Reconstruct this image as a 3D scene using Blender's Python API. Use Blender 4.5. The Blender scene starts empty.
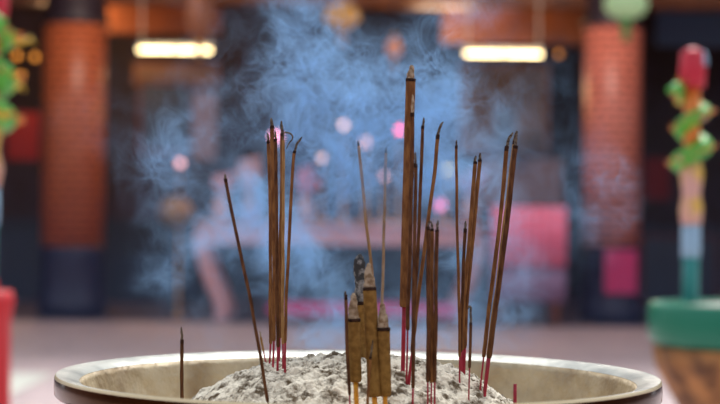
import bpy, bmesh, math, random
from mathutils import Vector, Matrix, noise
random.seed(7)
C = bpy.context.scene
COL = C.collection
PI = math.pi
FPX = 1700.0
RIM = 1.150                                   # height of the urn's rim
# ------------------------------------------------------------------ camera
cam_data = bpy.data.cameras.new('camera'); cam = bpy.data.objects.new('camera', cam_data); COL.objects.link(cam)
cam_data.sensor_width = 36.0; cam_data.lens = 36.0*FPX/720.0
CAMZ = RIM + 0.153
CM = Matrix.Translation((0, -1.7, CAMZ)) @ Matrix.Rotation(PI/2 + math.atan(18/FPX), 4, 'X') @ Matrix.Rotation(math.radians(0.65), 4, 'Z')
cam.matrix_world = CM
cam_data.clip_end = 400; cam_data.clip_start = 0.05
cam_data.dof.use_dof = True; cam_data.dof.focus_distance = 1.68; cam_data.dof.aperture_fstop = 5.2
C.camera = cam
def P(px, py, d):
    return CM @ Vector(((px-360)/FPX*d, (202-py)/FPX*d, -d))

# ------------------------------------------------------------------ materials
def mat(name, col, rough=.6, metal=0., emis=None, estr=0., noise_col=None, nscale=20., bump=0., bscale=60., spec=.5, coat=0., detail=4., ramp=(.4,.6), nrough=.5, stretch=None, bdist=.002):
    m = bpy.data.materials.new(name); m.use_nodes = True
    nt = m.node_tree; b = nt.nodes['Principled BSDF']
    b.inputs['Base Color'].default_value = (*col, 1); b.inputs['Roughness'].default_value = rough
    b.inputs['Metallic'].default_value = metal; b.inputs['Specular IOR Level'].default_value = spec
    b.inputs['Coat Weight'].default_value = coat
    if emis: b.inputs['Emission Color'].default_value = (*emis, 1); b.inputs['Emission Strength'].default_value = estr
    if noise_col or bump:
        tc = nt.nodes.new('ShaderNodeTexCoord'); mp = nt.nodes.new('ShaderNodeMapping')
        nt.links.new(tc.outputs['Object'], mp.inputs['Vector'])
        if stretch: mp.inputs['Scale'].default_value = stretch
    if noise_col:
        n = nt.nodes.new('ShaderNodeTexNoise'); n.inputs['Scale'].default_value = nscale; n.inputs['Detail'].default_value = detail; n.inputs['Roughness'].default_value = nrough
        nt.links.new(mp.outputs[0], n.inputs['Vector'])
        r = nt.nodes.new('ShaderNodeValToRGB'); r.color_ramp.elements[0].position = ramp[0]; r.color_ramp.elements[1].position = ramp[1]
        r.color_ramp.elements[0].color = (*col, 1); r.color_ramp.elements[1].color = (*noise_col, 1)
        nt.links.new(n.outputs['Fac'], r.inputs['Fac']); nt.links.new(r.outputs['Color'], b.inputs['Base Color'])
    if bump:
        n2 = nt.nodes.new('ShaderNodeTexNoise'); n2.inputs['Scale'].default_value = bscale; n2.inputs['Detail'].default_value = 5
        nt.links.new(mp.outputs[0], n2.inputs['Vector'])
        bp = nt.nodes.new('ShaderNodeBump'); bp.inputs['Strength'].default_value = bump; bp.inputs['Distance'].default_value = bdist
        nt.links.new(n2.outputs['Fac'], bp.inputs['Height']); nt.links.new(bp.outputs[0], b.inputs['Normal'])
    return m
def brick_mat(name, c1, c2, mortar, bw, bh, rough=.45, ms=.01):
    m = mat(name, c1, rough); nt = m.node_tree; b = nt.nodes['Principled BSDF']
    tc = nt.nodes.new('ShaderNodeTexCoord')
    br = nt.nodes.new('ShaderNodeTexBrick'); br.inputs['Scale'].default_value = 1.0
    br.inputs['Color1'].default_value = (*c1, 1); br.inputs['Color2'].default_value = (*c2, 1); br.inputs['Mortar'].default_value = (*mortar, 1)
    br.inputs['Brick Width'].default_value = bw; br.inputs['Row Height'].default_value = bh; br.inputs['Mortar Size'].default_value = ms
    nt.links.new(tc.outputs['UV'], br.inputs['Vector']); nt.links.new(br.outputs['Color'], b.inputs['Base Color'])
    return m

M = {}
M['coat'] = mat('incense_paste', (.16,.066,.026), .8, noise_col=(.28,.13,.048), nscale=260, bump=.5, bscale=900, spec=.15, stretch=(1,1,.25))
M['coat_dark'] = mat('incense_paste_dark', (.075,.030,.014), .8, noise_col=(.15,.065,.028), nscale=260, bump=.5, bscale=900, spec=.15, stretch=(1,1,.25))
M['coat_light'] = mat('incense_paste_light', (.30,.16,.06), .85, noise_col=(.45,.26,.11), nscale=240, bump=.5, bscale=900, spec=.15, stretch=(1,1,.25))
M['coat_thick'] = mat('incense_paste_thick', (.22,.115,.032), .9, noise_col=(.32,.18,.055), nscale=180, bump=.6, bscale=700, spec=.12)
M['char'] = mat('charred_paste', (.025,.014,.012), .9, noise_col=(.06,.03,.02), nscale=400, spec=.1)
M['stem_red'] = mat('red_dyed_bamboo', (.30,.006,.025), .55, noise_col=(.42,.015,.045), nscale=200)
M['stem_yellow'] = mat('yellow_dyed_bamboo', (.85,.42,.03), .6, noise_col=(.7,.3,.02), nscale=150)
M['ash_tip'] = mat('burnt_ash_grey', (.07,.05,.04), .95, noise_col=(.22,.18,.14), nscale=500, bump=.8, bscale=900, spec=.1)
M['ash_cap'] = mat('burnt_ash_beige', (.26,.17,.10), .95, noise_col=(.52,.41,.30), nscale=240, bump=.9, bscale=600, spec=.1)
M['ash_dark'] = mat('burnt_ash_charcoal', (.07,.07,.075), .95, noise_col=(.34,.34,.35), nscale=150, bump=.9, bscale=600, spec=.1, ramp=(.45,.6))
M['ash'] = mat('incense_ash', (.13,.095,.06), .95, noise_col=(.86,.79,.66), nscale=62, bump=1., bscale=330, spec=.05, detail=8, ramp=(.41,.53), nrough=.72)
M['brass'] = mat('aged_brass', (.10,.048,.016), .16, metal=1., noise_col=(.055,.024,.008), nscale=8, bump=.1, bscale=30)
M['lip'] = mat('worn_rim_metal', (.46,.46,.42), .38, metal=.7, noise_col=(.22,.23,.22), nscale=22, bump=.5, bscale=60, ramp=(.35,.7), detail=8)
M['edge'] = mat('polished_brass_edge', (.85,.70,.45), .35, metal=.7)
M['inner'] = mat('dusty_bowl_inside', (.60,.47,.29), .5, metal=.1, noise_col=(.30,.195,.095), nscale=16, bump=1., bscale=30, bdist=.010, detail=8, ramp=(.42,.72))

# ------------------------------------------------------------------ mesh helpers
def link(name, me, m, parent=None, smooth=True):
    if smooth:
        for p in me.polygons: p.use_smooth = True
    o = bpy.data.objects.new(name, me); COL.objects.link(o)
    if m is not None: me.materials.append(m)
    if parent is not None:
        o.parent = parent
        o.matrix_parent_inverse = Matrix.Translation(parent.location).inverted() if parent.type == 'EMPTY' else Matrix()
    return o
class MB:
    def __init__(s): s.v = []; s.f = []; s.uv = {}
    def box(s, x0, x1, y0, y1, z0, z1):
        n = len(s.v)
        s.v += [(x0,y0,z0),(x1,y0,z0),(x1,y1,z0),(x0,y1,z0),(x0,y0,z1),(x1,y0,z1),(x1,y1,z1),(x0,y1,z1)]
        s.f += [tuple(n+i for i in q) for q in ((0,3,2,1),(4,5,6,7),(0,1,5,4),(1,2,6,5),(2,3,7,6),(3,0,4,7))]; return s
    def tube(s, pts, rad, seg=10, caps=True):
        pts = [Vector(p) for p in pts]; n = len(pts)
        if not hasattr(rad, '__len__'): rad = [rad]*n
        t0 = (pts[1]-pts[0]).normalized(); up = Vector((1,0,0)) if abs(t0.x) < .9 else Vector((0,1,0))
        a = t0.cross(up).normalized(); base = len(s.v)
        for i in range(n):
            t = ((pts[min(i+1,n-1)]-pts[max(i-1,0)])).normalized()
            a = (a - t*a.dot(t)).normalized(); b = t.cross(a)
            for k in range(seg):
                q = 2*PI*k/seg; s.v.append(tuple(pts[i] + (a*math.cos(q)+b*math.sin(q))*rad[i]))
        for i in range(n-1):
            for k in range(seg):
                k2 = (k+1) % seg; s.f.append((base+i*seg+k, base+i*seg+k2, base+(i+1)*seg+k2, base+(i+1)*seg+k))
        if caps:
            s.f.append(tuple(base+k for k in reversed(range(seg)))); s.f.append(tuple(base+(n-1)*seg+k for k in range(seg)))
        return s
    def lathe(s, prof, c=(0,0,0), seg=48, close=False, sq=None):
        base = len(s.v); n = len(prof)
        for r, z in prof:
            for k in range(seg):
                q = 2*PI*k/seg; s.v.append((c[0]+r*math.cos(q), c[1]+r*math.sin(q), c[2]+z))
        rng = n if close else n-1
        for i in range(rng):
            j = (i+1) % n
            for k in range(seg):
                k2 = (k+1) % seg; s.f.append((base+i*seg+k, base+i*seg+k2, base+j*seg+k2, base+j*seg+k))
        if not close:
            s.f.append(tuple(base+k for k in reversed(range(seg)))); s.f.append(tuple(base+(n-1)*seg+k for k in range(seg)))
        return s
    def build(s, name, m, parent=None, smooth=True, bevel=0):
        me = bpy.data.meshes.new(name); me.from_pydata(s.v, [], s.f)
        bm = bmesh.new(); bm.from_mesh(me); bmesh.ops.recalc_face_normals(bm, faces=bm.faces)
        if bevel: bmesh.ops.bevel(bm, geom=list(bm.edges), offset=bevel, segments=2, affect='EDGES', clamp_overlap=True)
        bm.to_mesh(me); bm.free()
        return link(name, me, m, parent, smooth)
def tag(o, label=None, cat=None, group=None, kind=None):
    if label: o['label'] = label
    if cat: o['category'] = cat
    if group: o['group'] = group
    if kind: o['kind'] = kind
    return o
def thing(name, loc, label, cat, group=None):
    o = bpy.data.objects.new(name, None); COL.objects.link(o); o.location = loc; o.empty_display_size = .05
    return tag(o, label, cat, group)
def cyl_uv(o, c, rad, zs=1.0):
    """wrap coordinates in metres round a vertical shaft"""
    me = o.data; uv = me.uv_layers.new(name='UVMap')
    for p in me.polygons:
        an = []
        for li in p.loop_indices:
            v = me.vertices[me.loops[li].vertex_index].co; an.append(math.atan2(v.y-c[1], v.x-c[0]))
        if max(an)-min(an) > PI: an = [a+2*PI if a < 0 else a for a in an]
        for li, a in zip(p.loop_indices, an):
            z = me.vertices[me.loops[li].vertex_index].co.z; uv.data[li].uv = (a*rad, z*zs)

# ------------------------------------------------------------------ the urn
urn = thing('incense_urn', (0,0,0), 'large round brass incense urn with a wide pale rim, full of ash and joss sticks', 'incense burner')
def rim_z(z): return RIM+z
rim_prof = [(.2988,-.0012),(.2978,.0000),(.2890,-.0012),(.2825,-.0030),(.2752,-.0060),(.2755,-.0105),(.2755,-.0160),(.2755,-.0200),(.2930,-.0215),(.2975,-.0205),(.2994,-.0185),(.2997,-.0110),(.2993,-.0030)]
def revolve(name, prof, m, parent, seg=256, closed=False, thick=None):
    mb = MB(); base = 0
    for r, z in prof:
        for k in range(seg):
            q = 2*PI*k/seg
            w = 1 + .0012*math.sin(3*q+1) + .0007*math.sin(7*q)
            mb.v.append((r*w*math.cos(q), r*w*math.sin(q), rim_z(z)))
    n = len(prof)
    for i in range(n if closed else n-1):
        j = (i+1) % n
        for k in range(seg):
            k2 = (k+1) % seg; mb.f.append((i*seg+k, i*seg+k2, j*seg+k2, j*seg+k))
    return mb.build(name, m, parent)
rim = revolve('rim', rim_prof, M['brass'], urn, closed=True)
rim.data.materials.append(M['lip']); rim.data.materials.append(M['inner']); rim.data.materials.append(M['edge'])
for i, p in enumerate(rim.data.polygons):                   # worn pale metal on top, dusty inside, brass outside
    q = i//256; p.material_index = 3 if q in (0,12) else 1 if q in (1,2,3) else (2 if q in (4,5,6) else 0)
for p in rim.data.polygons: p.use_smooth = True
rim.modifiers.new('es', 'EDGE_SPLIT').split_angle = math.radians(50)
bowl_in = [(.2749,-.0062),(.2735,-.0120),(.2700,-.025),(.2670,-.045),(.2580,-.070),(.2440,-.097),(.2230,-.125),(.190,-.150),(.14,-.168),(.07,-.176),(.002,-.178)]
bowl_out = [(.002,-.210),(.08,-.208),(.16,-.200),(.22,-.180),(.258,-.150),(.280,-.115),(.288,-.085),(.285,-.055),(.280,-.035),(.279,-.022)]
ib = revolve('bowl', bowl_in+bowl_out, M['inner'], urn, seg=192, closed=True)
ib.data.materials.append(M['brass'])
nb = len(bowl_in)
for i, p in enumerate(ib.data.polygons):
    c = p.center; r = math.hypot(c.x, c.y)
    # outside faces
    import bisect
    zz = c.z-RIM
    ro = .22 if zz < -.178 else None
    if zz < -.177: p.material_index = 1
    else:
        # radius of the inner wall at this height
        rin = None
        for (ra, za), (rb, zb) in zip(bowl_in, bowl_in[1:]):
            if zb <= zz <= za: rin = ra+(rb-ra)*(zz-za)/(zb-za)
        if rin is not None and r > rin+.008: p.material_index = 1
MB().lathe([(.05,-.30),(.10,-.30),(.115,-.285),(.10,-.27),(.07,-.25),(.08,-.225),(.12,-.206),(.05,-.204)], (0,0,RIM), 64).build('neck', M['brass'], urn)
MB().lathe([(.05,-.36),(.16,-.36),(.17,-.345),(.16,-.325),(.12,-.300),(.05,-.298)], (0,0,RIM), 64).build('foot_ring', M['brass'], urn)
for k in range(3):
    a = PI/2 + k*2*PI/3; ca, sa = math.cos(a), math.sin(a)
    pts = [(ca*r, sa*r, RIM+z) for r, z in ((.235,-.16),(.27,-.22),(.275,-.29),(.25,-.36),(.245,-.43),(.265,-.47))]
    MB().tube(pts, [.028,.036,.030,.020,.018,.026], 14).build('leg', M['brass'], urn)
for sx in (-1, 1):
    pts = [(sx*(.27+.11*math.sin(t*PI)*1.0), (t-.5)*.24, RIM-.09+.00*t) for t in [i/12 for i in range(13)]]
    MB().tube(pts, .012, 12).build('handle', M['brass'], urn)
pl = thing('stone_plinth', (0,0,0), 'square grey stone plinth carrying the large brass urn', 'plinth')
ms = mat('grey_stone', (.30,.29,.27), .8, noise_col=(.4,.38,.35), nscale=30, bump=.5, bscale=80)
MB().box(-.36,.36,-.36,.36,.0,.10).build('base', ms, pl, False, .01)
MB().box(-.29,.29,-.29,.29,.10,.60).build('shaft', ms, pl, False, .008)
MB().box(-.34,.34,-.34,.34,.60,.667).build('top', ms, pl, False, .01)

# ------------------------------------------------------------------ ash
AP = [(0,.0140),(.05,.0125),(.08,.0090),(.105,.0030),(.125,-.0060),(.15,-.0220),(.18,-.044),(.21,-.064),(.24,-.080),(.26,-.088)]
ACX = -.004
def ash_h(x, y):
    r = math.hypot(x-ACX, y)
    for (a, za), (b, zb) in zip(AP, AP[1:]):
        if r <= b:
            t = (r-a)/(b-a); return za+(zb-za)*t
    return AP[-1][1]
def ash_rough(x, y):
    p = Vector((x, y, 0.3))
    n1 = noise.noise(p*16); n2 = noise.noise(p*38+Vector((5,1,2))); n3 = noise.noise(p*85+Vector((1,9,2)))
    v = noise.voronoi(p*55, distance_metric='DISTANCE')[0][0]
    n4 = noise.noise(p*210); n5 = noise.noise(p*430)
    lump = (abs(n2)*-1.0+.25)*.0100 + n1*.004 + n3*.0036 + (.45-v)*.0028 + n4*.0026 + n5*.0017
    return lump
def ash_z(x, y): return RIM + ash_h(x, y) + ash_rough(x, y)
rings, segs = 210, 560
mb = MB(); mb.v.append((0,0,ash_z(0,0)))
RM = .2475
for i in range(1, rings+1):
    r = RM*(i/rings)
    for k in range(segs):
        q = 2*PI*k/segs; x, y = r*math.cos(q), r*math.sin(q); mb.v.append((x, y, ash_z(x, y) if i < rings else RIM-.089))
for k in range(segs): mb.f.append((0, 1+k, 1+(k+1) % segs))
for i in range(rings-1):
    for k in range(segs):
        k2 = (k+1) % segs; a = 1+i*segs; b = 1+(i+1)*segs; mb.f.append((a+k, b+k, b+k2, a+k2))
ash = mb.build('incense_ash', M['ash'])
tag(ash, 'pale grey clumpy mound of incense ash heaped inside the brass urn', 'ash', kind='stuff')

# ------------------------------------------------------------------ joss sticks
def base_depth(px, py):
    d = 1.44
    while d < 1.95:
        p = P(px, py, d)
        if p.z <= RIM + ash_h(p.x, p.y): return d
        d += .002
    return 1.70
def smooth(pts, n=6):
    if len(pts) < 3: 
        a, b = pts; return [a.lerp(b, t/8) for t in range(9)]
    out = []
    for i in range(len(pts)-1):
        p0 = pts[max(i-1,0)]; p1 = pts[i]; p2 = pts[i+1]; p3 = pts[min(i+2,len(pts)-1)]
        for k in range(n):
            t = k/n
            out.append(.5*((2*p1)+(p2-p0)*t+(2*p0-5*p1+4*p2-p3)*t*t+(3*p1-3*p2+p3-p0)*t**3))
    out.append(pts[-1]); return out
def wob(pts, amp, f=60):
    return [p+Vector((noise.noise(p*f), noise.noise(p*f+Vector((7,3,1))), 0))*amp for p in pts]
def stick(label, ash_pts, coat_pts, base, w, group=None, dd=0., d=None, coat='coat', stem='stem_red', stemw=None, tip='ash_tip', tipw=None, char=2, cap=False):
    """ash_pts: pixels tip->start of the paste; coat_pts: further pixels down to the paste's end; base: pixel where the stem meets the ash"""
    db = d if d else base_depth(*base)
    ytop = (ash_pts or coat_pts)[0][1]
    def D(y): return db + dd*(base[1]-y)/max(1, base[1]-ytop)
    conv = lambda L: [P(x, y, D(y)) for x, y in L]
    foot = P(base[0], base[1], db)
    root = thing('incense_stick' if not cap else 'thick_joss_stick', foot, label, 'incense stick', group)
    r = w/2/FPX*db
    full_c = [ash_pts[-1]]+coat_pts if ash_pts else coat_pts
    cp = smooth(conv(full_c)) if len(full_c) > 1 else conv(full_c)
    # refine evenly
    cp2 = []
    for a, b in zip(cp, cp[1:]):
        m_ = max(1, int((b-a).length/.0022)); cp2 += [a.lerp(b, t/m_) for t in range(m_)]
    cp2.append(cp[-1])
    if not cap: cp2 = wob(cp2, .0007, 25)
    rr = [r*(1+.10*noise.noise(p*120)) if not cap else r*(1+.04*noise.noise(p*60)) for p in cp2]
    rr[0] *= .86; rr[-1] *= .8
    MB().tube(cp2, rr, 14 if not cap else 24).build('incense_paste', M[coat], root)
    if char:
        k = 0
        L = 0
        while k < len(cp2)-1 and L < char/FPX*db: L += (cp2[k+1]-cp2[k]).length; k += 1
        off = Vector((0,0,.0004))
        MB().tube([cp2[0]+off]+cp2[1:k+1], [r*1.05]*(k+1), 14 if not cap else 24).build('charred_band', M['char'], root)
    if ash_pts and len(ash_pts) > 1 or cap:
        if cap:
            top = P(*ash_pts[0], D(ash_pts[0][1])); bot = P(*ash_pts[-1], D(ash_pts[-1][1]))
            n = 16; pts = [bot.lerp(top, i/n) for i in range(n+1)]
            prof = [.86,.86,.85,.83,.81,.79,.75,.70,.65,.59,.54,.50,.46,.44,.40,.34,.14] if cap == 1 else [.97,.95,.9,.95,.88,.92,.95,.9,.85,.95,.98,.9,.86,.92,.8,.6,.2]
            pts = wob(pts, .0016, 120); pts[0] = bot
            tb = MB().tube(pts, [r*q for q in prof], 26)
            o = tb.build('ash_tip', M[tip], root)
            for v in o.data.vertices:
                nn = noise.noise(v.co*260)*.0011+noise.noise(v.co*700)*.0005
                c = bot.lerp(top, min(1, max(0, (v.co.z-bot.z)/(top.z-bot.z))))
                dv = Vector((v.co.x-c.x, v.co.y-c.y, 0))
                if dv.length > 1e-5: v.co += dv.normalized()*nn
        else:
            ap = wob(smooth(conv(ash_pts)), .0006, 300)
            n = len(ap); tr = (tipw/2/FPX*db if tipw else r*.72)
            MB().tube(ap, [tr*(.45+.55*min(1, i/(n*.35)))*(1+.15*noise.noise(ap[i]*500)) for i in range(n)], 10).build('ash_tip', M[tip], root)
    end = cp2[-1]; dirv = (foot-end)
    if dirv.length > .001: low = foot + dirv.normalized()*.030
    else: low = foot + (cp2[-1]-cp2[-3]).normalized()*.030
    sr = (stemw/2/FPX*db if stemw else r*.5)
    MB().tube([end+(end-foot).normalized()*-.0 + (cp2[-2]-end).normalized()*.004, end.lerp(foot, .5), foot, low], sr, 10).build('bamboo_stem', M[stem], root)
    return root

LB = 'incense sticks of the bundle left of centre'
stick('lone incense stick leaning right, left of the slender bundle', [(224.5,174),(225.5,179)], [(232,212),(243,266),(255,325),(268,402)], (270,412), 3.4, coat='coat_dark', stem='coat')
stick('short upright incense stick standing apart at the far left of the urn', [(181.2,327),(182,340)], [(182,360),(182.3,425)], (182.5,440), 3.6, d=1.64, tipw=2.6, coat='coat_dark', char=2)
stick('outermost left stick of the slender bundle, shorter with a thin grey tip', [(267.5,133),(268.5,141)], [(270,200),(270.5,344)], (269.5,364), 3.4, LB, coat='coat', stemw=2)
stick('tallest stick of the slender bundle left of centre, tip pointing straight up', [(271.6,118),(272.2,126)], [(273,180),(274,240),(274,341)], (273,366), 4.2, LB, dd=.005, coat='coat', stemw=2.2)
stick('stick in the slender bundle tucked just right of its tallest stick', [(275.2,131),(275.6,139)], [(276.5,220),(277.5,347)], (277.5,371), 3.4, LB, dd=-.004, coat='coat_dark', stemw=2.4)
stick('second tallest stick of the slender bundle, straight with a dark slim tip', [(281.3,121),(282.3,134)], [(282,180),(280,260),(279.5,338)], (279,362), 4.2, LB, dd=.01, coat='coat', stemw=2.2)
stick('bundle stick whose burnt tip curls over into a loop', [(286.3,149),(289.5,143),(292.8,137.5),(291,134),(286,132.4),(284,133.5),(283.4,140)], [(283.5,170),(283,240),(282.5,344)], (283,368), 3.2, LB, dd=.014, tipw=1.7, coat='coat_light', char=0, stemw=2)
stick('rightmost stick of the slender bundle with its tip bent to the right', [(302,137),(297.5,143),(294.8,151)], [(293,165),(289,240),(284.5,343)], (285,372), 3.2, LB, dd=-.01, tipw=2.4, coat='coat', stemw=2.4)
stick('pale burnt-down stub behind the leaning stick, left of the slender bundle', [(259.5,331),(261,337)], [(263.5,351)], (266,363), 2.4, dd=0, d=1.80, coat='coat_light', tip='ash_cap', char=0, stemw=1.6)
stick('slim light incense stick behind the thick joss sticks, tip leaning left', [(358,141),(358.8,146)], [(364,200),(371,264),(377,325)], (380,362), 3.2, d=1.82, coat='coat_light', char=0)
stick('slim light incense stick behind the thick joss sticks, almost upright', [(386,147.5),(385.8,153)], [(384.5,210),(382.5,290),(381.5,335)], (381,363), 3.0, d=1.84, coat='coat_light', char=0)
TJ = 'thick joss sticks at the front of the mound'
stick('thick joss stick with a tall charcoal grey ash column, behind the others', [(359.5,254),(360.5,302)], [(363,369)], (363.5,372), 12.4, TJ, d=1.70, coat='coat_thick', stem='stem_yellow', tip='ash_dark', stemw=5, cap=2, char=2)
stick('leftmost thick joss stick with a pointed beige ash cap', [(353,293),(354,319)], [(355.5,382)], (357,414), 12.8, TJ, coat='coat_thick', stem='stem_yellow', tip='ash_cap', stemw=5, cap=1, char=2.2)
stick('tallest of the thick joss sticks with beige cap, middle of the cluster', [(368,263),(369.5,288)], [(374.5,397)], (375.2,414), 13.2, TJ, dd=.01, coat='coat_thick', stem='stem_yellow', tip='ash_cap', stemw=5.4, cap=1, char=2.2)
stick('rightmost thick joss stick with a whitish crumbling ash cap', [(382,303),(383.5,328)], [(385,396)], (385.5,412), 13.0, TJ, coat='coat_thick', stem='stem_yellow', tip='ash_cap', stemw=5, cap=1, char=2.4)
stick('thin dark incense stick just left of the thick joss sticks', [(345,291),(345.2,295)], [(347,340),(349.5,395)], (350,420), 3.4, coat='coat_dark')
stick('short thin stick crossing in front of the thick joss sticks', [(372.6,340),(370.8,357)], [(368.8,380),(366.5,412)], (366,424), 2.8, coat='coat', tipw=2)
# tall cluster right of centre
stick('tallest and thickest stick, brown with a rounded ash tip, right of centre', [(411.8,65),(410.8,79)], [(408.5,150),(406.5,220),(404.2,307)], (402.8,372), 9.6, coat='coat', tip='ash_cap', stemw=4.4, cap=1, char=2.5)
TC = 'slim incense sticks around the tallest stick'
stick('slim stick directly in front of the tallest stick with a pale tip', [(413,95),(412.6,113)], [(412.2,150),(410.5,220),(407.8,330)], (406.5,380), 4.0, TC, dd=-.02, coat='coat_dark', tipw=3.2, tip='ash_cap', stemw=2)
stick('dark slim stick whose tip ends halfway up beside the tallest stick', [(415.4,152),(415.4,164)], [(415,200),(414,260),(412.8,388)], (412.4,420), 3.8, TC, coat='coat_dark', tipw=2.6, stemw=2.2)
stick('slim straight stick second to the right of the tallest stick', [(424,117.5),(423,126)], [(421,180),(418.5,235),(412,352)], (409.5,382), 3.4, TC, coat='coat_dark', stemw=2)
stick('long slim stick right of the tallest stick with a bent over tip', [(443.2,122),(440,127),(437.8,135)], [(434.5,175),(428,222),(418,300),(413.5,338)], (408.5,379), 3.8, TC, dd=.02, coat='coat', tipw=2.8, stemw=2)
TR = 'three close incense sticks in front, right of the tallest stick'
stick('left stick of the three close front sticks, tip hooked over', [(432,223),(429.5,221.5),(428,227)], [(428.3,250),(428,382)], (427.6,420), 4.0, TR, coat='coat_dark', tipw=2, stemw=1.8)
stick('middle stick of the three close front sticks', [(431.4,222),(432,229)], [(432.2,260),(431.6,383)], (431.2,421), 3.8, TR, dd=.01, coat='coat', tipw=2.4, stemw=1.8)
stick('right stick of the three close front sticks, tip slightly tallest', [(437.8,220),(437.2,230)], [(436.5,260),(435,382)], (434.6,422), 4.0, TR, coat='coat_dark', tipw=2.6, stemw=2)
RB = 'incense sticks of the sparse right bundle'
stick('thin upright stick forming the left edge of the sparse right bundle', [(456.2,140),(456.6,146)], [(457,220),(459,300),(459.8,357)], (459.6,381), 2.9, RB, coat='coat', stemw=1.8)
stick('half height stick in the sparse right bundle, dark burnt top', [(465.6,221),(465.2,229)], [(463.2,270),(460.8,352)], (461,374), 3.4, RB, dd=.01, coat='coat_dark', stemw=1.8)
stick('slanted stick of the right bundle, the lower of its two leaning ones', [(475.7,156),(475.2,162)], [(469.4,240),(464.2,300),(462.8,350)], (462.4,370), 4.0, RB, dd=.02, coat='coat', stemw=2.4)
stick('slanted stick of the right bundle, the taller of its two leaning ones', [(480.5,153),(479.9,160)], [(472.8,240),(467,300),(465,348)], (464.4,368), 4.0, RB, dd=.03, coat='coat', stemw=2.4)
stick('short stick with a small hooked ash tip below the right bundle', [(467.5,309),(469.2,306.5),(470.8,309),(470.6,323)], [(470.2,345),(469.2,368)], (468.6,404), 3.0, coat='coat_dark', tipw=2.4, stemw=1.6)
RP = 'long leaning incense sticks at the right edge of the mound'
stick('left stick of the long leaning pair, top curving sharply to the right', [(513.2,132.5),(509.5,138),(506.6,146.5)], [(505.6,156),(500,222),(491.5,290),(483.6,357)], (480.2,389), 4.2, RP, tipw=3, coat='coat', stemw=1.8)
stick('right stick of the long leaning pair, dark and the thicker one', [(517.4,131),(516.2,136),(515.4,146)], [(514,158),(508,212),(499,285),(489.3,358)], (484.5,397), 5.0, RP, dd=-.01, tipw=3.4, coat='coat_dark', stemw=3)
stick('thin stick hugging the left side of the long dark leaning one', [(515.6,134),(514,141)], [(511.5,160),(505,215),(496.4,290),(487.5,357)], (484,390), 3.0, RP, dd=.02, coat='coat_light', stemw=1.8)
st = thing('incense_stub', P(515,425,1.6), 'short bare red stub standing alone at the right inside the urn', 'incense stub')
MB().tube([P(515,384,1.6), P(515,404,1.6), P(515,430,1.6), P(515.2,455,1.6)], .0017, 10).build('bamboo_stem', M['stem_red'], st)

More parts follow.
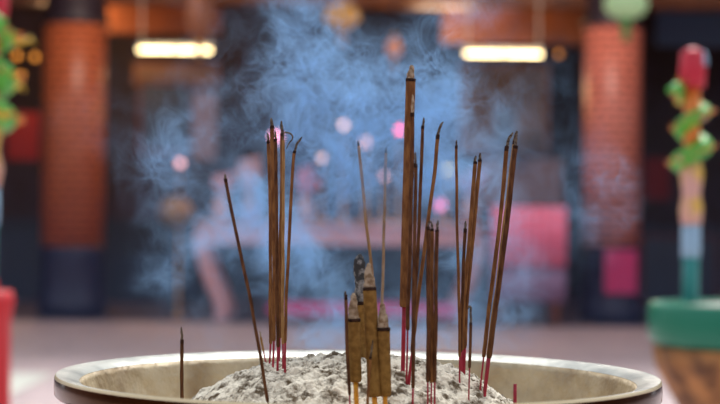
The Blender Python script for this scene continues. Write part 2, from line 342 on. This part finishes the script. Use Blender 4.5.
# ------------------------------------------------------------------ smoke
def smoke():
    cx, cy, cz = -.008, .15, 1.335
    ax, ay, az = .33, .07, .285
    bm = bmesh.new(); bmesh.ops.create_icosphere(bm, subdivisions=4, radius=1)
    for v in bm.verts:
        k = 1+.05*noise.noise(v.co*2)
        z = v.co.z*az*k
        s = 1+.25*v.co.z
        v.co = Vector((cx+v.co.x*ax*k*s, cy+v.co.y*ay*k, max(cz+z, RIM+.012)))
    me = bpy.data.meshes.new('incense_smoke'); bm.to_mesh(me); bm.free()
    m = bpy.data.materials.new('blue_white_smoke'); m.use_nodes = True; nt = m.node_tree; nt.nodes.clear()
    N = nt.nodes.new; L = nt.links.new
    out = N('ShaderNodeOutputMaterial'); vs = N('ShaderNodeVolumePrincipled'); L(vs.outputs[0], out.inputs['Volume'])
    vs.inputs['Color'].default_value = (.38,.65,1.0,1); vs.inputs['Anisotropy'].default_value = .35
    tc = N('ShaderNodeTexCoord')
    def vm(op, a, b=None):
        n = N('ShaderNodeVectorMath'); n.operation = op
        L(a, n.inputs[0])
        if b is not None: n.inputs[1].default_value = b
        return n.outputs[0] if op not in ('LENGTH',) else n.outputs['Value']
    def mth(op, a, b=None, clamp=False):
        n = N('ShaderNodeMath'); n.operation = op; n.use_clamp = clamp
        for i, q in enumerate((a, b)):
            if q is None: continue
            if isinstance(q, (int, float)): n.inputs[i].default_value = q
            else: L(q, n.inputs[i])
        return n.outputs[0]
    wn = N('ShaderNodeTexNoise'); wn.inputs['Scale'].default_value = 6; wn.inputs['Detail'].default_value = 3; L(tc.outputs['Object'], wn.inputs['Vector'])
    wv = vm('MULTIPLY', vm('SUBTRACT', wn.outputs['Color'], (.5,.5,.5)), (.36,.06,.34))
    wa = N('ShaderNodeVectorMath'); wa.operation = 'ADD'; L(tc.outputs['Object'], wa.inputs[0]); L(wv, wa.inputs[1])
    q = vm('SUBTRACT', wa.outputs[0], (cx, cy, cz+.0))
    q = vm('DIVIDE', q, (ax*.92, ay*.95, az*.95))
    ln = vm('LENGTH', q)
    env = mth('POWER', mth('SUBTRACT', 1.0, mth('MULTIPLY', ln, ln), True), 1.4)
    # large billows
    def nz(scale, detail, dist, rough=.55, st=(1,1,1)):
        mp = N('ShaderNodeMapping'); L(tc.outputs['Object'], mp.inputs['Vector']); mp.inputs['Scale'].default_value = st
        n = N('ShaderNodeTexNoise'); n.inputs['Scale'].default_value = scale; n.inputs['Detail'].default_value = detail
        n.inputs['Distortion'].default_value = dist; n.inputs['Roughness'].default_value = rough
        L(mp.outputs[0], n.inputs['Vector']); return n.outputs['Fac']
    big = nz(6.5, 3, .8); mid = nz(19, 8, 1.0, .72); fine = nz(24, 4, 2.0, .62)
    bigr = N('ShaderNodeMapRange'); bigr.interpolation_type = 'SMOOTHSTEP'; L(big, bigr.inputs[0]); bigr.inputs[1].default_value = .41; bigr.inputs[2].default_value = .66
    midr = N('ShaderNodeMapRange'); L(mid, midr.inputs[0]); midr.inputs[1].default_value = .40; midr.inputs[2].default_value = .70
    ridge = mth('SUBTRACT', 1.0, mth('MULTIPLY', mth('ABSOLUTE', mth('SUBTRACT', fine, .5)), 20.0), True)   # thin curling sheets
    a = mth('ADD', .08, mth('MULTIPLY', bigr.outputs[0], .9))
    b = mth('ADD', .10, mth('MULTIPLY', mth('POWER', midr.outputs[0], 2.4), 9.5))
    c = mth('ADD', mth('MULTIPLY', a, b), mth('MULTIPLY', mth('MULTIPLY', ridge, mth('ADD', .12, bigr.outputs[0])), 3.6))
    dens = mth('MULTIPLY', mth('MULTIPLY', c, env), SMOKE)
    L(dens, vs.inputs['Density'])
    m.cycles.volume_step_rate = .08
    o = link('incense_smoke', me, m)
    tag(o, 'drifting bluish white incense smoke rising over the brass urn', 'smoke', kind='stuff')
SMOKE = 9.5
smoke()
hz = bpy.data.materials.new('thin_blue_haze'); hz.use_nodes = True; hz.node_tree.nodes.clear()
_o = hz.node_tree.nodes.new('ShaderNodeOutputMaterial'); _v = hz.node_tree.nodes.new('ShaderNodeVolumeScatter')
_v.inputs['Color'].default_value = (.30,.48,1.0,1); _v.inputs['Density'].default_value = .007; _v.inputs['Anisotropy'].default_value = .2
hz.node_tree.links.new(_v.outputs[0], _o.inputs['Volume'])
_h = MB(); _n = 10
for _x in (-7.5, 7.5):
    for _i in range(_n+1):
        _t = _i/_n; _h.v.append((_x, 8.5+9.0*_t**.7, .02+3.0*_t**1.3))
    _h.v.append((_x, 17.55, .02))
_m = _n+2
_h.f = [tuple(range(_m)), tuple(range(2*_m-1, _m-1, -1))]+[(_i, (_i+1)%_m, _m+(_i+1)%_m, _m+_i) for _i in range(_m)]
tag(_h.build('incense_haze', hz, None, False), 'thin blue haze of incense hanging in front of the temple hall', 'haze', kind='stuff')

# ------------------------------------------------------------------ the temple behind
def X(px, d): return P(px, 202, d).x
def Z(py, d, px=360): return P(px, py, d).z
def Yd(d): return d-1.7
def struct(name, mb, m, smooth=False, bevel=0):
    o = mb.build(name, m, None, smooth, bevel); o['kind'] = 'structure'; return o
m_floor = brick_mat('courtyard_slabs', (.50,.39,.41), (.56,.45,.46), (.36,.28,.30), 1.2, .6, .5, .02)
fl = struct('floor', MB().box(-16,16,-9,40,-.2,0), m_floor)
uv = fl.data.uv_layers.new(name='UVMap')
for l in fl.data.loops: v = fl.data.vertices[l.vertex_index].co; uv.data[l.index].uv = (v.x, v.y)
m_dark = mat('dark_lacquer_wall', (.035,.016,.018), .5, noise_col=(.05,.03,.06), nscale=1.5)
m_wood = mat('orange_brown_timber', (.30,.10,.035), .5, noise_col=(.20,.065,.025), nscale=2.5)
m_maroon = mat('maroon_paint', (.10,.012,.014), .45)
m_navy = mat('navy_paint', (.02,.035,.07), .4)
m_tan = mat('tan_plaster', (.20,.12,.07), .7, noise_col=(.13,.08,.05), nscale=2)
m_mauve = mat('mauve_plaster', (.26,.20,.27), .6)
struct('wall_back', MB().box(-13,13,30,30.4,0,6.5), m_dark)
struct('wall_left', MB().box(-13.4,-13,19,30.4,0,6.5), m_maroon)
struct('wall_right', MB().box(13,13.4,19,30.4,0,6.5), m_maroon)
struct('ceiling', MB().box(-14,14,17.2,30.4,5.2,5.5), m_wood)
struct('roof', MB().box(-15,15,17.0,31,5.5,6.2), mat('roof_tiles', (.05,.10,.06), .6))
struct('wall_added_reflect', MB().box(-16,16,-9.4,-9,0,5), mat('reflected_wall_paint', (.12,.035,.02), .7))  # unseen wall added behind the camera, gives the brass something dark to reflect
struct('wall_side_1', MB().box(-16.4,-16,-9,19,0,4), mat('side_wall_plaster', (.30,.16,.12), .7))
struct('wall_side_2', MB().box(16,16.4,-9,19,0,4), mat('side_wall_plaster_2', (.30,.16,.12), .7))
struct('path', MB().box(X(-60,13.5),X(44,13.5),Yd(11.0),Yd(14.0),0,.012), mat('pale_green_slab', (.60,.62,.56), .6))
struct('floor_porch', MB().box(-13,13,19.6,30,0,.012), mat('porch_floor_painted_shade', (.03,.035,.07), .5, noise_col=(.05,.045,.08), nscale=1.2))  # dark navy colour puts the roof's shade into the floor
struct('haze_band_back', MB().box(-13,13,29.9,30,0.012,1.25), m_navy)  # added navy strip, paints the low blue haze onto the back wall
# beams under the ceiling
struct('trim_1', MB().box(-13,13,22.2,22.7,4.35,5.2), m_wood)
struct('trim_2', MB().box(X(440,26),X(582,26),24.2,24.6,Z(44,26,500),5.2), m_wood)
struct('trim_3', MB().box(X(106,26),X(218,26),24.2,24.6,Z(34,26,160),5.2), m_wood)

def pillar(px0, px1, d, ytop, ybot, c1, c2, mortar, label, panel=None):
    x = X((px0+px1)/2, d); r = (px1-px0)/2/FPX*d; y = Yd(d)
    zt = Z(ytop, d, (px0+px1)/2); zb = Z(ybot, d, (px0+px1)/2)
    t = thing('temple_pillar', (x, y, 0), label, 'pillar')
    o = MB().lathe([(r,zb),(r,(zb+zt)/2),(r,zt)], (x,y,0), 48).build('shaft', brick_mat('mosaic_'+str(px0), c1, c2, mortar, .2, .10, .36, .013), t); cyl_uv(o, (x,y), r)
    MB().lathe([(r*1.10,0),(r*1.10,.18),(r*1.06,.24),(r*1.02,.34),(r*.98,zb-.1),(r*1.05,zb)], (x,y,0), 32).build('plinth', mat('plinth_'+str(px0), (.018,.022,.06), .4), t)  # base colour turned navy to carry the blue haze
    MB().lathe([(r*1.0,zt),(r*1.12,zt+.06),(r*.95,zt+.12),(r*.95,5.2)], (x,y,0), 32).build('capital', mat('capital_'+str(px0), (.02,.012,.02), .5), t)
    if panel:
        a0, a1, a2, a3, colr = panel
        MB().box(X(a0,d),X(a2,d),y-r*1.04-.03,y-r*1.04,Z(a3,d,a0),Z(a1,d,a0)).build('paper_panel', colr, t, False)['label'] = 'bright magenta paper panel'
    return t
m_mag = mat('magenta_paper', (.60,.03,.16), .6)
pillar(42,104,22.,26,246,(.62,.155,.055),(.54,.125,.045),(.10,.02,.012),'brick red mosaic pillar to the left of the urn, bare dark base')
pillar(583,640,22.,28,246,(.80,.24,.16),(.70,.20,.13),(.11,.03,.03),'dull red mosaic pillar to the right with a magenta panel on its base',(601,249,632,292,m_mag))

m_tube = mat('lit_tube', (1,.95,.8), .4, emis=(1.0,.76,.38), estr=10)
m_white = mat('white_enamel', (.7,.66,.6), .4)
def tube_light(px0, px1, py, d, label):
    a = P(px0, py, d); b = P(px1, py, d); z = (a.z+b.z)/2; y = Yd(d)
    t = thing('fluorescent_light', ((a.x+b.x)/2, y, z), label, 'ceiling light', 'fluorescent lights under the temple ceiling')
    MB().box(a.x,b.x,y+.03,y+.10,z+.03,z+.09).build('housing', m_white, t, False, .005)
    mid = (a.x+b.x)/2
    for u, w in ((a.x+.02, mid-.015), (mid+.015, b.x-.02)):
        MB().tube([(u,y,z),(w,y,z)], .022, 14).build('tube', m_tube, t)
    for q in (a.x+.05, b.x-.05): MB().tube([(q,y+.06,z+.08),(q,y+.06,5.22)], .012, 8).build('hanger', m_white, t)
tube_light(137,212,50,23.,'lit warm white fluorescent tube hanging beside the brick red pillar')
tube_light(464,543,54,23.,'lit warm white fluorescent tube hanging between urn smoke and dull red pillar')

def panel(name, label, cat, px0, py0, px1, py1, d, m, frame=None, th=.06):
    cxp = (px0+px1)/2
    x0, x1 = X(px0,d), X(px1,d); z0, z1 = max(.01, Z(py1,d,cxp)), Z(py0,d,cxp); y = Yd(d)
    t = thing(name, ((x0+x1)/2, y, z0), label, cat)
    MB().box(x0,x1,y,y+th,z0,z1).build('panel', m, t, False)
    if frame:
        f = MB(); w = .05
        f.box(x0-w,x1+w,y-.02,y+th+.01,z1,z1+w); f.box(x0-w,x1+w,y-.02,y+th+.01,max(0,z0-w),z0)
        f.box(x0-w,x0,y-.02,y+th+.01,z0,z1); f.box(x1,x1+w,y-.02,y+th+.01,z0,z1)
        f.build('frame', frame, t, False)
    return t
m_gold = mat('gilt_wood', (.55,.28,.06), .35, metal=.5)
m_pink = mat('pink_satin', (.95,.17,.30), .45)
m_blue = mat('slate_blue_paint', (.07,.13,.26), .5)
m_purple = mat('purple_cloth', (.22,.10,.22), .7)
panel('carved_board', 'tan carved wall board under the left fluorescent tube', 'wall board', 135,66,214,82,28,m_tan,m_wood)
panel('wall_screen', 'dark navy folding screen panel under the left tan board', 'screen', 140,84,188,150,28,m_navy,m_maroon)
panel('wall_screen', 'mauve screen panel beside the smoke, below the left tube', 'screen', 190,92,216,160,28,m_mauve,m_navy)
panel('wall_screen', 'brown plaster panel below the right fluorescent tube', 'screen', 462,66,545,150,28,m_tan,m_wood)
panel('wall_screen', 'mauve grey screen below the brown plaster panel', 'screen', 478,158,562,205,27.5,m_mauve,m_navy)
panel('wall_screen', 'small dark blue niche panel in front of the brown plaster', 'screen', 494,108,514,150,27,m_blue)
panel('hanging_banner', 'maroon cloth banner left of the brick red pillar', 'banner', 6,112,38,160,27,mat('maroon_cloth',(.22,.01,.015),.7))
panel('hanging_banner', 'dark red cloth banner between dull red pillar and right dragon joss stick', 'banner', 645,158,670,200,27,mat('dark_red_cloth',(.16,.012,.02),.7))
panel('wall_screen', 'slate blue screen at the upper right corner', 'screen', 655,4,725,46,27,m_blue)
panel('wall_screen', 'navy panel painting in low blue haze behind the brick red pillar', 'screen', 106,255,205,305,26,m_navy)  # no screen known here: navy stands in for the haze

panel('wall_screen', 'added navy panel for blue haze at the left edge beyond the red pedestal', 'screen', -40,235,41,306,26,m_navy,m_navy)  # panel added to extend the hazy navy band, haze put in as colour
panel('wall_screen', 'added navy panel for blue haze between dull red pillar and green rimmed burner', 'screen', 644,238,716,302,26,m_navy,m_maroon)  # added likewise on the right, navy colour imitates the dim haze
# offering table in the middle
def table(name, px0, px1, ytop, d, depth, m_top, m_leg, label, curved=True, apron_h=.16, z_top=None):
    x0, x1 = X(px0,d), X(px1,d); zt = z_top or Z(ytop,d); y0 = Yd(d); y1 = y0+depth
    t = thing(name, ((x0+x1)/2, y0, 0), label, 'table')
    MB().box(x0,x1,y0,y1,zt-.07,zt).build('table_top', m_top, t, False, .012)
    MB().box(x0+.08,x1-.08,y0+.05,y1-.05,zt-.07-apron_h,zt-.07).build('apron', m_leg, t, False)
    for sx, xe in ((1,x0),(-1,x1)):
        for yy in (y0+.12, y1-.12):
            if curved: pts = [(xe+sx*.12,yy,zt-.10),(xe+sx*.05,yy,zt-.25),(xe+sx*.16,yy,zt*.45),(xe+sx*.30,yy,zt*.2),(xe+sx*.34,yy,.04),(xe+sx*.24,yy,.0+.05)]
            else: pts = [(xe+sx*.1,yy,zt-.08),(xe+sx*.1,yy,zt*.4),(xe+sx*.1,yy,0.0)]
            MB().tube(smooth([Vector(p) for p in pts], 5) if curved else pts, .085 if curved else .045, 12).build('leg', m_leg, t)
    return t
m_pale = mat('pale_pink_stone', (.80,.50,.50), .5, noise_col=(.50,.36,.40), nscale=3)
m_pale2 = mat('rose_stone', (.78,.42,.45), .5)
table('offering_table', 196, 486, 222, 21.5, 1.3, m_pale, m_pale2, 'long pale pink offering table with curved legs behind the urn', apron_h=.22)
# kneeling bench with pink pad
d = 20.6; x0, x1 = X(268,d), X(462,d); y0 = Yd(d)
kb = thing('kneeling_bench', ((x0+x1)/2, y0, 0), 'long low kneeling bench with a magenta pad behind the urn', 'bench')
zt = Z(304,d); zb = zt-.16
MB().box(x0,x1,y0,y0+.45,zb,zt).build('pad', mat('magenta_vinyl',(.75,.06,.28),.5), kb, False, .05)
MB().box(x0+.03,x1-.03,y0+.03,y0+.42,zb-.05,zb).build('frame', m_wood, kb, False)
for xx in (x0+.1, x1-.1):
    for yy in (y0+.07, y0+.38): MB().box(xx-.04,xx+.04,yy-.04,yy+.04,0,zb-.05).build('leg', m_wood, kb, False)
# pink draped altar right
d = 21.0
table('side_altar', 494, 566, 206, d, .8, m_wood, m_wood, 'square wooden side altar under a pink cloth, near the dull red pillar', curved=False)
x0, x1 = X(492,d), X(566,d); y0 = Yd(d); zt = Z(206,d); zm = Z(266,d,530)
ac = thing('altar_cloth', ((x0+x1)/2, y0, zm), 'bright pink satin cloth with a mauve lower band hanging on the side altar', 'cloth')
def drape(x0,x1,y,z0,z1,amp,th=.012):
    mb = MB(); n = 40
    for j in range(2):
        for i in range(n+1):
            x = x0+(x1-x0)*i/n; yy = y-amp*(1+math.sin(i*1.3))*.5
            for z in (z0, z1): mb.v.append((x, (yy if z == z0 else y)+j*th, z))
    m_ = (n+1)*2
    for i in range(n):
        a = i*2; mb.f += [(a,a+2,a+3,a+1),(m_+a,m_+a+1,m_+a+3,m_+a+2),(a,a+1+0,m_+a+1,m_+a)] if i == 0 else [(a,a+2,a+3,a+1),(m_+a,m_+a+1,m_+a+3,m_+a+2)]
        mb.f += [(a+1,a+3,m_+a+3,m_+a+1),(a,m_+a,m_+a+2,a+2)]
    return mb
drape(x0,x1,y0-.03,zm,zt+.02,.05).build('front_drop', m_pink, ac)
MB().box(x0,x1,y0-.03,y0+.8,zt+.004,zt+.02).build('top_cover', m_pink, ac, False)
drape(x0,x1,y0-.018,max(.12,Z(302,d,530)),zm+.02,.04).build('lower_band', mat('mauve_satin',(.30,.17,.30),.5), ac)

# small altar lamps (bokeh dots)
def altar_lamp(px, py, d, rad_px, col, estr, label, zbase, group='small lit lamps on and above the offering table', hang=False):
    p = P(px, py, d); r = rad_px*(1.25 if not hang else 1)/FPX*d; m = mat('lamp_glass_%d_%d' % (px, py), col, .3, emis=col, estr=estr*.55)
    t = thing('altar_lamp' if not hang else 'hanging_bulb', (p.x, p.y, p.z-r), label, 'lamp', group)
    MB().lathe([(r*.3,-r),(r*.75,-r*.7),(r,0),(r*.75,r*.7),(r*.3,r)], tuple(p), 20).build('lamp_shade', m, t)
    if hang:
        MB().tube([(p.x,p.y,p.z+r),(p.x,p.y,5.2)], .008, 8).build('cord', m_dark, t)
    else:
        MB().lathe([(.09,zbase),(.08,zbase+.03),(.02,zbase+.06),(.02,p.z-r*.95),(.05,p.z-r)], (p.x,p.y,0), 20).build('stand', m_gold, t)
ZT = Z(222,21.5)
for px, py, rr, col, e, lb in (
    (344,125,3,(1,.62,.55),9,'pale round lamp above the slim light sticks, left of its twin'),
    (366,142,3.2,(1,.50,.38),7,'peach round lamp just right of the slim light stick tip'),
    (322,158,2.6,(.95,.6,.55),6,'dim pink lamp between bundle and slim light sticks'),
    (276,137,4,(1,.35,.50),9,'pink lamp glowing behind the tips of the slender bundle'),
    (400,130,3,(1,.10,.22),22,'strong red lamp immediately left of the tallest stick'),
    (384,176,2.6,(1,.40,.25),4,'small orange lamp behind the upright light stick'),
    (180,163,3,(1,.45,.42),5,'pinkish lamp left of the lone leaning stick, over the brass vessel'),
    (447,170,3.5,(1,.8,.25),5,'yellow lamp between the tallest stick cluster and the right bundle'),
    (440,205,4,(1,.25,.55),4,'magenta lamp behind the right side of the offering table')):
    altar_lamp(px, py, 22.6 if px == 440 else 22.0, rr, col, e, lb, ZT if px > 200 else .0)
# brass vessel on a stand at left
p = P(176,214,23.3)
bv = thing('brass_vessel', (p.x,p.y,0), 'round golden brass vessel on a tall stand left of the offering table', 'vessel')
MB().lathe([(.10,-.18),(.20,-.10),(.25,.0),(.22,.12),(.15,.18),(.18,.22)], tuple(p), 28).build('bowl', mat('vessel_gold',(.55,.32,.12),.4,metal=.3), bv)
MB().lathe([(.16,0),(.14,.05),(.04,.12),(.04,p.z-.2),(.12,p.z-.17)], (p.x,p.y,0), 24).build('stand', m_navy, bv)

# flower vases on table
def vase(px, pyt, d, zb, h, m, label):
    x = X(px, d); y = Yd(d)
    t = thing('flower_vase', (x,y,zb), label, 'vase')
    MB().lathe([(.06,0),(.10,.04),(.13,.16),(.07,.28),(.09,.33)], (x,y,zb), 24).build('vase_body', m_pale, t)
    mb = MB()
    random.seed(px)
    for i in range(16):
        a = random.uniform(0, 2*PI); e = random.uniform(.05,.2); hh = random.uniform(.45, h)
        mb.tube([(x,y,zb+.3),(x+e*.5*math.cos(a),y+e*.5*math.sin(a),zb+.3+(hh-.3)*.6),(x+e*math.cos(a),y+e*math.sin(a),zb+hh)], [.008,.02,.045], 8)
    mb.build('flowers', m, t)
vase(222, 180, 21.8, ZT, .62, mat('pale_rose_petals',(.75,.40,.45),.6), 'pale rose flowers in a vase at the left end of the offering table')
vase(250, 180, 21.9, ZT, .85, mat('blush_petals',(.7,.45,.5),.6), 'tall blush flowers in a vase behind the leaning stick')
vase(304, 180, 21.9, ZT, .75, mat('pink_petals',(.8,.30,.45),.6), 'pink flowers in a vase at the centre of the offering table')
vase(470, 180, 21.8, ZT, .70, mat('lilac_petals',(.5,.35,.6),.6), 'lilac flowers in a vase at the right end of the offering table')

# hanging ornaments
def lantern(px, py, d, w, h, m, m2, label, group=None):
    p = P(px, py, d); r = w/2/FPX*d; hh = h/2/FPX*d
    t = thing('hanging_lantern', (p.x,p.y,p.z-hh), label, 'lantern', group)
    prof = [(r*.35,-hh),(r*.75,-hh*.75),(r,-hh*.2),(r,hh*.2),(r*.75,hh*.75),(r*.35,hh)]
    MB().lathe(prof, tuple(p), 24).build('lantern_body', m, t)
    MB().lathe([(r*.38,hh),(r*.45,hh+.04),(r*.2,hh+.08)], tuple(p), 20).build('cap', m2, t)
    MB().lathe([(r*.2,-hh-.22),(r*.22,-hh-.04),(r*.38,-hh)], tuple(p), 16).build('tassel', m2, t)
    MB().tube([(p.x,p.y,p.z+hh+.06),(p.x,p.y,5.2)], .01, 8).build('cord', m_dark, t)
lantern(342,16,21.6,36,24,mat('gold_paper',(.80,.42,.05),.5,emis=(1,.5,.05),estr=.06),m_gold,'golden yellow hanging lantern at the top centre above the smoke')
lantern(394,48,21.6,16,18,mat('orange_paper',(.85,.30,.08),.5,emis=(1,.3,.05),estr=.08),m_gold,'small orange hanging lantern just left of the tallest stick tip')
lantern(626,4,17.5,44,30,mat('pale_green_paper',(.45,.65,.35),.5,emis=(.6,.9,.4),estr=.15),mat('green_trim',(.1,.35,.1),.5),'pale green hanging lantern in front of the dull red pillar top')
lantern(200,12,21.6,26,60,m_wood,m_gold,'tall orange brown hanging lantern above the left fluorescent tube')
for px, py, lb in ((17,56,'left orange bulb of the upper pair by the brick red pillar'),(35,57,'right orange bulb of the upper pair by the brick red pillar'),(21,76,'orange bulb hanging lowest beside the brick red pillar'),(559,54,'dim orange bulb at the end of the right fluorescent tube')):
    altar_lamp(px, py, 23., 3., (1,.36,.05), 3.2 if px < 100 else 1.2, lb, 0, 'orange hanging bulbs in the temple hall', hang=True)

# ------------------------------------------------------------------ dragon joss sticks and their burners
m_green = mat('dragon_green', (.06,.42,.06), .4, noise_col=(.16,.60,.05), nscale=20)
m_yellow = mat('dragon_yellow', (.85,.55,.04), .4)
m_orange = mat('dragon_orange', (.85,.25,.04), .4)
m_red = mat('dragon_red', (.62,.02,.05), .45)
m_teal = mat('teal_paint', (.02,.28,.30), .4)
m_rose = mat('rose_paper', (.85,.30,.35), .6)
m_lblue = mat('light_blue_paint', (.35,.55,.75), .5)
def dragon_joss(x, y, z0, z1, r, label, flip=1, group=None, bands=None):
    t = thing('dragon_joss_stick', (x,y,z0), label, 'giant joss stick', group)
    H = z1-z0
    MB().lathe([(r*.62,z0),(r*.62,z0+H*.16),(r*.7,z0+H*.17)], (x,y,0), 24).build('lower_shaft', m_teal, t)
    MB().lathe([(r*.68,z0+H*.17),(r*.72,z0+H*.2),(r*.68,z0+H*.30)], (x,y,0), 24).build('sky_band', m_lblue, t)
    MB().lathe([(r*.72,z0+H*.30),(r*.85,z0+H*.36),(r*.66,z0+H*.42),(r*.85,z0+H*.50),(r*.66,z0+H*.56)], (x,y,0), 24).build('painted_band', mat('yellow_rose_paint',(.85,.55,.10),.5,noise_col=(.80,.45,.40),nscale=14), t)
    MB().lathe([(r*.6,z0+H*.56),(r*.6,z0+H*.84)], (x,y,0), 24).build('upper_shaft', m_orange, t)
    MB().lathe([(r*.9,z0+H*.84),(r*1.0,z0+H*.90),(r*.85,z0+H*.98),(r*.3,z1)], (x,y,0), 24).build('crown', m_red, t)
    MB().lathe([(r*.3,0),(r*.32,.015),(r*.1,.05)], (x+r*.75,y-r*.3,z0+H*.93), 14).build('pearl', m_lblue, t)
    pts = []; n = 90
    for i in range(n+1):
        u = i/n; a = flip*(u*2*PI*2.4)+1.0; rr = r*(.86+.16*math.sin(u*9))
        pts.append(Vector((x+rr*math.cos(a), y+rr*math.sin(a), z0+H*(.50+.33*u))))
    rad = [r*.16+r*.50*math.sin(PI*min(1, .08+.92*i/n)**.8) for i in range(n+1)]
    MB().tube(pts, rad, 14).build('dragon_body', m_green, t)
    for i in range(3, n-2, 3):
        fin = MB()
        c = Vector((x,y,pts[i].z)); o = (pts[i]-c).normalized(); tg = (pts[i+1]-pts[i-1]).normalized()
        b = pts[i]+o*rad[i]*.8
        fin.tube([b, b+o*r*.28+tg*r*.14, b+o*r*.46+tg*r*.34], [r*.13,r*.09,r*.015], 6).build('spine', m_orange, t)
    for u in (.02,.10,.16,.27,.42,.60,.80):
        bl = MB()
        i = int(u*n); c = pts[i]; 
        bl.tube([c+Vector((0,-r*.3,-r*.35)), c+Vector((0,-r*.42,0)), c+Vector((0,-r*.3,r*.35))], [r*.05,r*(.5 if u < .2 else .3),r*.05], 8).build('cloud_swirl', m_yellow, t)
    h = pts[-1]; hd = MB()
    hd.tube([h, h+Vector((-flip*r*.4,-r*.5,r*.15)), h+Vector((-flip*r*.8,-r*.7,-.0)), h+Vector((-flip*r*1.15,-r*.75,-r*.1))], [r*.34,r*.42,r*.3,r*.18], 12)
    head = hd.build('dragon_head', m_green, t)
    hn = MB()
    for s in (-1,1): hn.tube([h+Vector((s*r*.15,-r*.4,r*.4)), h+Vector((s*r*.3,-r*.2,r*.75)), h+Vector((s*r*.5,0,r*.9))], [r*.08,r*.06,r*.01], 8)
    hn.build('horns', m_yellow, head)
    for k, u in enumerate((.2,.45,.7,.9)):
        i = int(u*n); c = Vector((x,y,pts[i].z)); o = (pts[i]-c).normalized(); b = pts[i]
        MB().tube([b, b+o*r*.5+Vector((0,0,-r*.3)), b+o*r*.9+Vector((0,0,-r*.1)), b+o*r*1.1+Vector((0,0,-r*.35))], [r*.16,r*.11,r*.1,r*.03], 8).build('leg', m_yellow if k % 2 else m_rose, t)
    return t
m_gstone = mat('carved_gilt_stone', (.55,.25,.08), .6, noise_col=(.16,.07,.03), nscale=9, bump=1., bscale=25, ramp=(.4,.62))
m_grim = mat('green_enamel', (.01,.22,.13), .35)
m_wtop = mat('dusty_white_top', (.62,.60,.55), .8, noise_col=(.45,.42,.38), nscale=10)
def burner(x, y, ztop, r, label):
    t = thing('carved_burner', (x,y,0), label, 'incense burner')
    mb = MB(); seg = 72; prof = [(.62,0),(.64,.05),(.50,.12),(.38,.30),(.46,.48),(.68,.66),(.90,.79),(.96,.86)]
    for q, z in prof:
        for k in range(seg):
            a = 2*PI*k/seg; w = 1+.035*math.sin(12*a)*math.sin(z*14); mb.v.append((x+r*q*w*math.cos(a), y+r*q*w*math.sin(a), z*ztop))
    for i in range(len(prof)-1):
        for k in range(seg): k2 = (k+1) % seg; mb.f.append((i*seg+k,i*seg+k2,(i+1)*seg+k2,(i+1)*seg+k))
    mb.f += [tuple(range(seg))[::-1], tuple((len(prof)-1)*seg+k for k in range(seg))]
    mb.build('body', m_gstone, t)
    MB().lathe([(r*.88,ztop*.855),(r*1.0,ztop*.88),(r*1.02,ztop*.905),(r*1.02,ztop*.985),(r*.99,ztop),(r*.86,ztop),(r*.86,ztop*.97)], (x,y,0), 72).build('rim', m_grim, t)
    MB().lathe([(r*.2,ztop*.965),(r*.86,ztop*.965),(r*.84,ztop*.985),(r*.3,ztop*.998)], (x,y,0), 48).build('ash_bed', m_wtop, t)
d = 5.6
zt = Z(304,d,690); r = .30
bx = X(657,d)+r; by = Yd(d)+.1
burner(bx, by, zt, r, 'carved golden brown burner with a thick green rim at the lower right')
dragon_joss(X(700,5.7), Yd(5.7)+.15, zt, Z(46,5.8,690), .047, 'giant dragon joss stick with green and yellow coils in the green rimmed burner')
d = 6.4
xl = X(-24,d); zl = Z(292,d,5)
rb = thing('red_pedestal', (xl,Yd(d)+.1,0), 'bright red pedestal at the left edge carrying the cropped dragon joss stick', 'pedestal')
MB().lathe([(.17,0),(.17,.05),(.12,.10),(.115,zl-.12),(.128,zl-.04),(.12,zl)], (xl,Yd(d)+.1,0), 40).build('column', mat('bright_red_lacquer',(.70,.03,.04),.35), rb)
MB().lathe([(.05,zl),(.066,zl+.01),(.062,zl+.04),(.03,zl+.049)], (xl,Yd(d)+.1,0), 40).build('collar', m_red, rb)
dragon_joss(xl, Yd(d)+.1, zl+.05, Z(-30,d,5), .092, 'dragon joss stick cropped by the left edge, green and yellow coils', -1)

# ------------------------------------------------------------------ light
w = bpy.data.worlds.new('sky'); C.world = w; w.use_nodes = True
bg = w.node_tree.nodes['Background']; bg.inputs['Color'].default_value = (.84,.91,1.0,1); bg.inputs['Strength'].default_value = .82
sd = bpy.data.lights.new('sun', 'SUN'); sd.energy = 4.0; sd.angle = math.radians(25); sd.color = (1,.97,.92)
so = bpy.data.objects.new('sun', sd); COL.objects.link(so); so.rotation_euler = (math.radians(-33), math.radians(8), 0)
def lamp(name, loc, energy, col, size=.5):
    l = bpy.data.lights.new(name, 'POINT'); l.energy = energy; l.color = col; l.shadow_soft_size = size
    o = bpy.data.objects.new(name, l); COL.objects.link(o); o.location = loc
lamp('hall_fill_light', (-3, 18.6, 4.9), 110, (1,.86,.74))  # added fill light without a fitting, brightens the table and pillars
lamp('hall_fill_light', (2.7, 18.4, 4.8), 130, (1,.88,.80))  # added fill for the pink cloth and right pillar, no lamp seen
lamp('hall_fill_light', (-4.5, 24, 4.4), 200, (1,.55,.25))  # warm fill added to lift the timber and beams, no lamp seen
lamp('hall_fill_light', (1.2, 23.2, 4.0), 110, (1,.60,.3))  # second warm fill inside the hall, likewise added

C.view_settings.view_transform = 'Standard'; C.view_settings.look = 'None'; C.view_settings.gamma = 1; C.view_settings.exposure = -0.10
C.view_settings.use_curve_mapping = False
C.cycles.use_denoising = True
C.cycles.volume_bounces = 2
C.cycles.max_bounces = 8
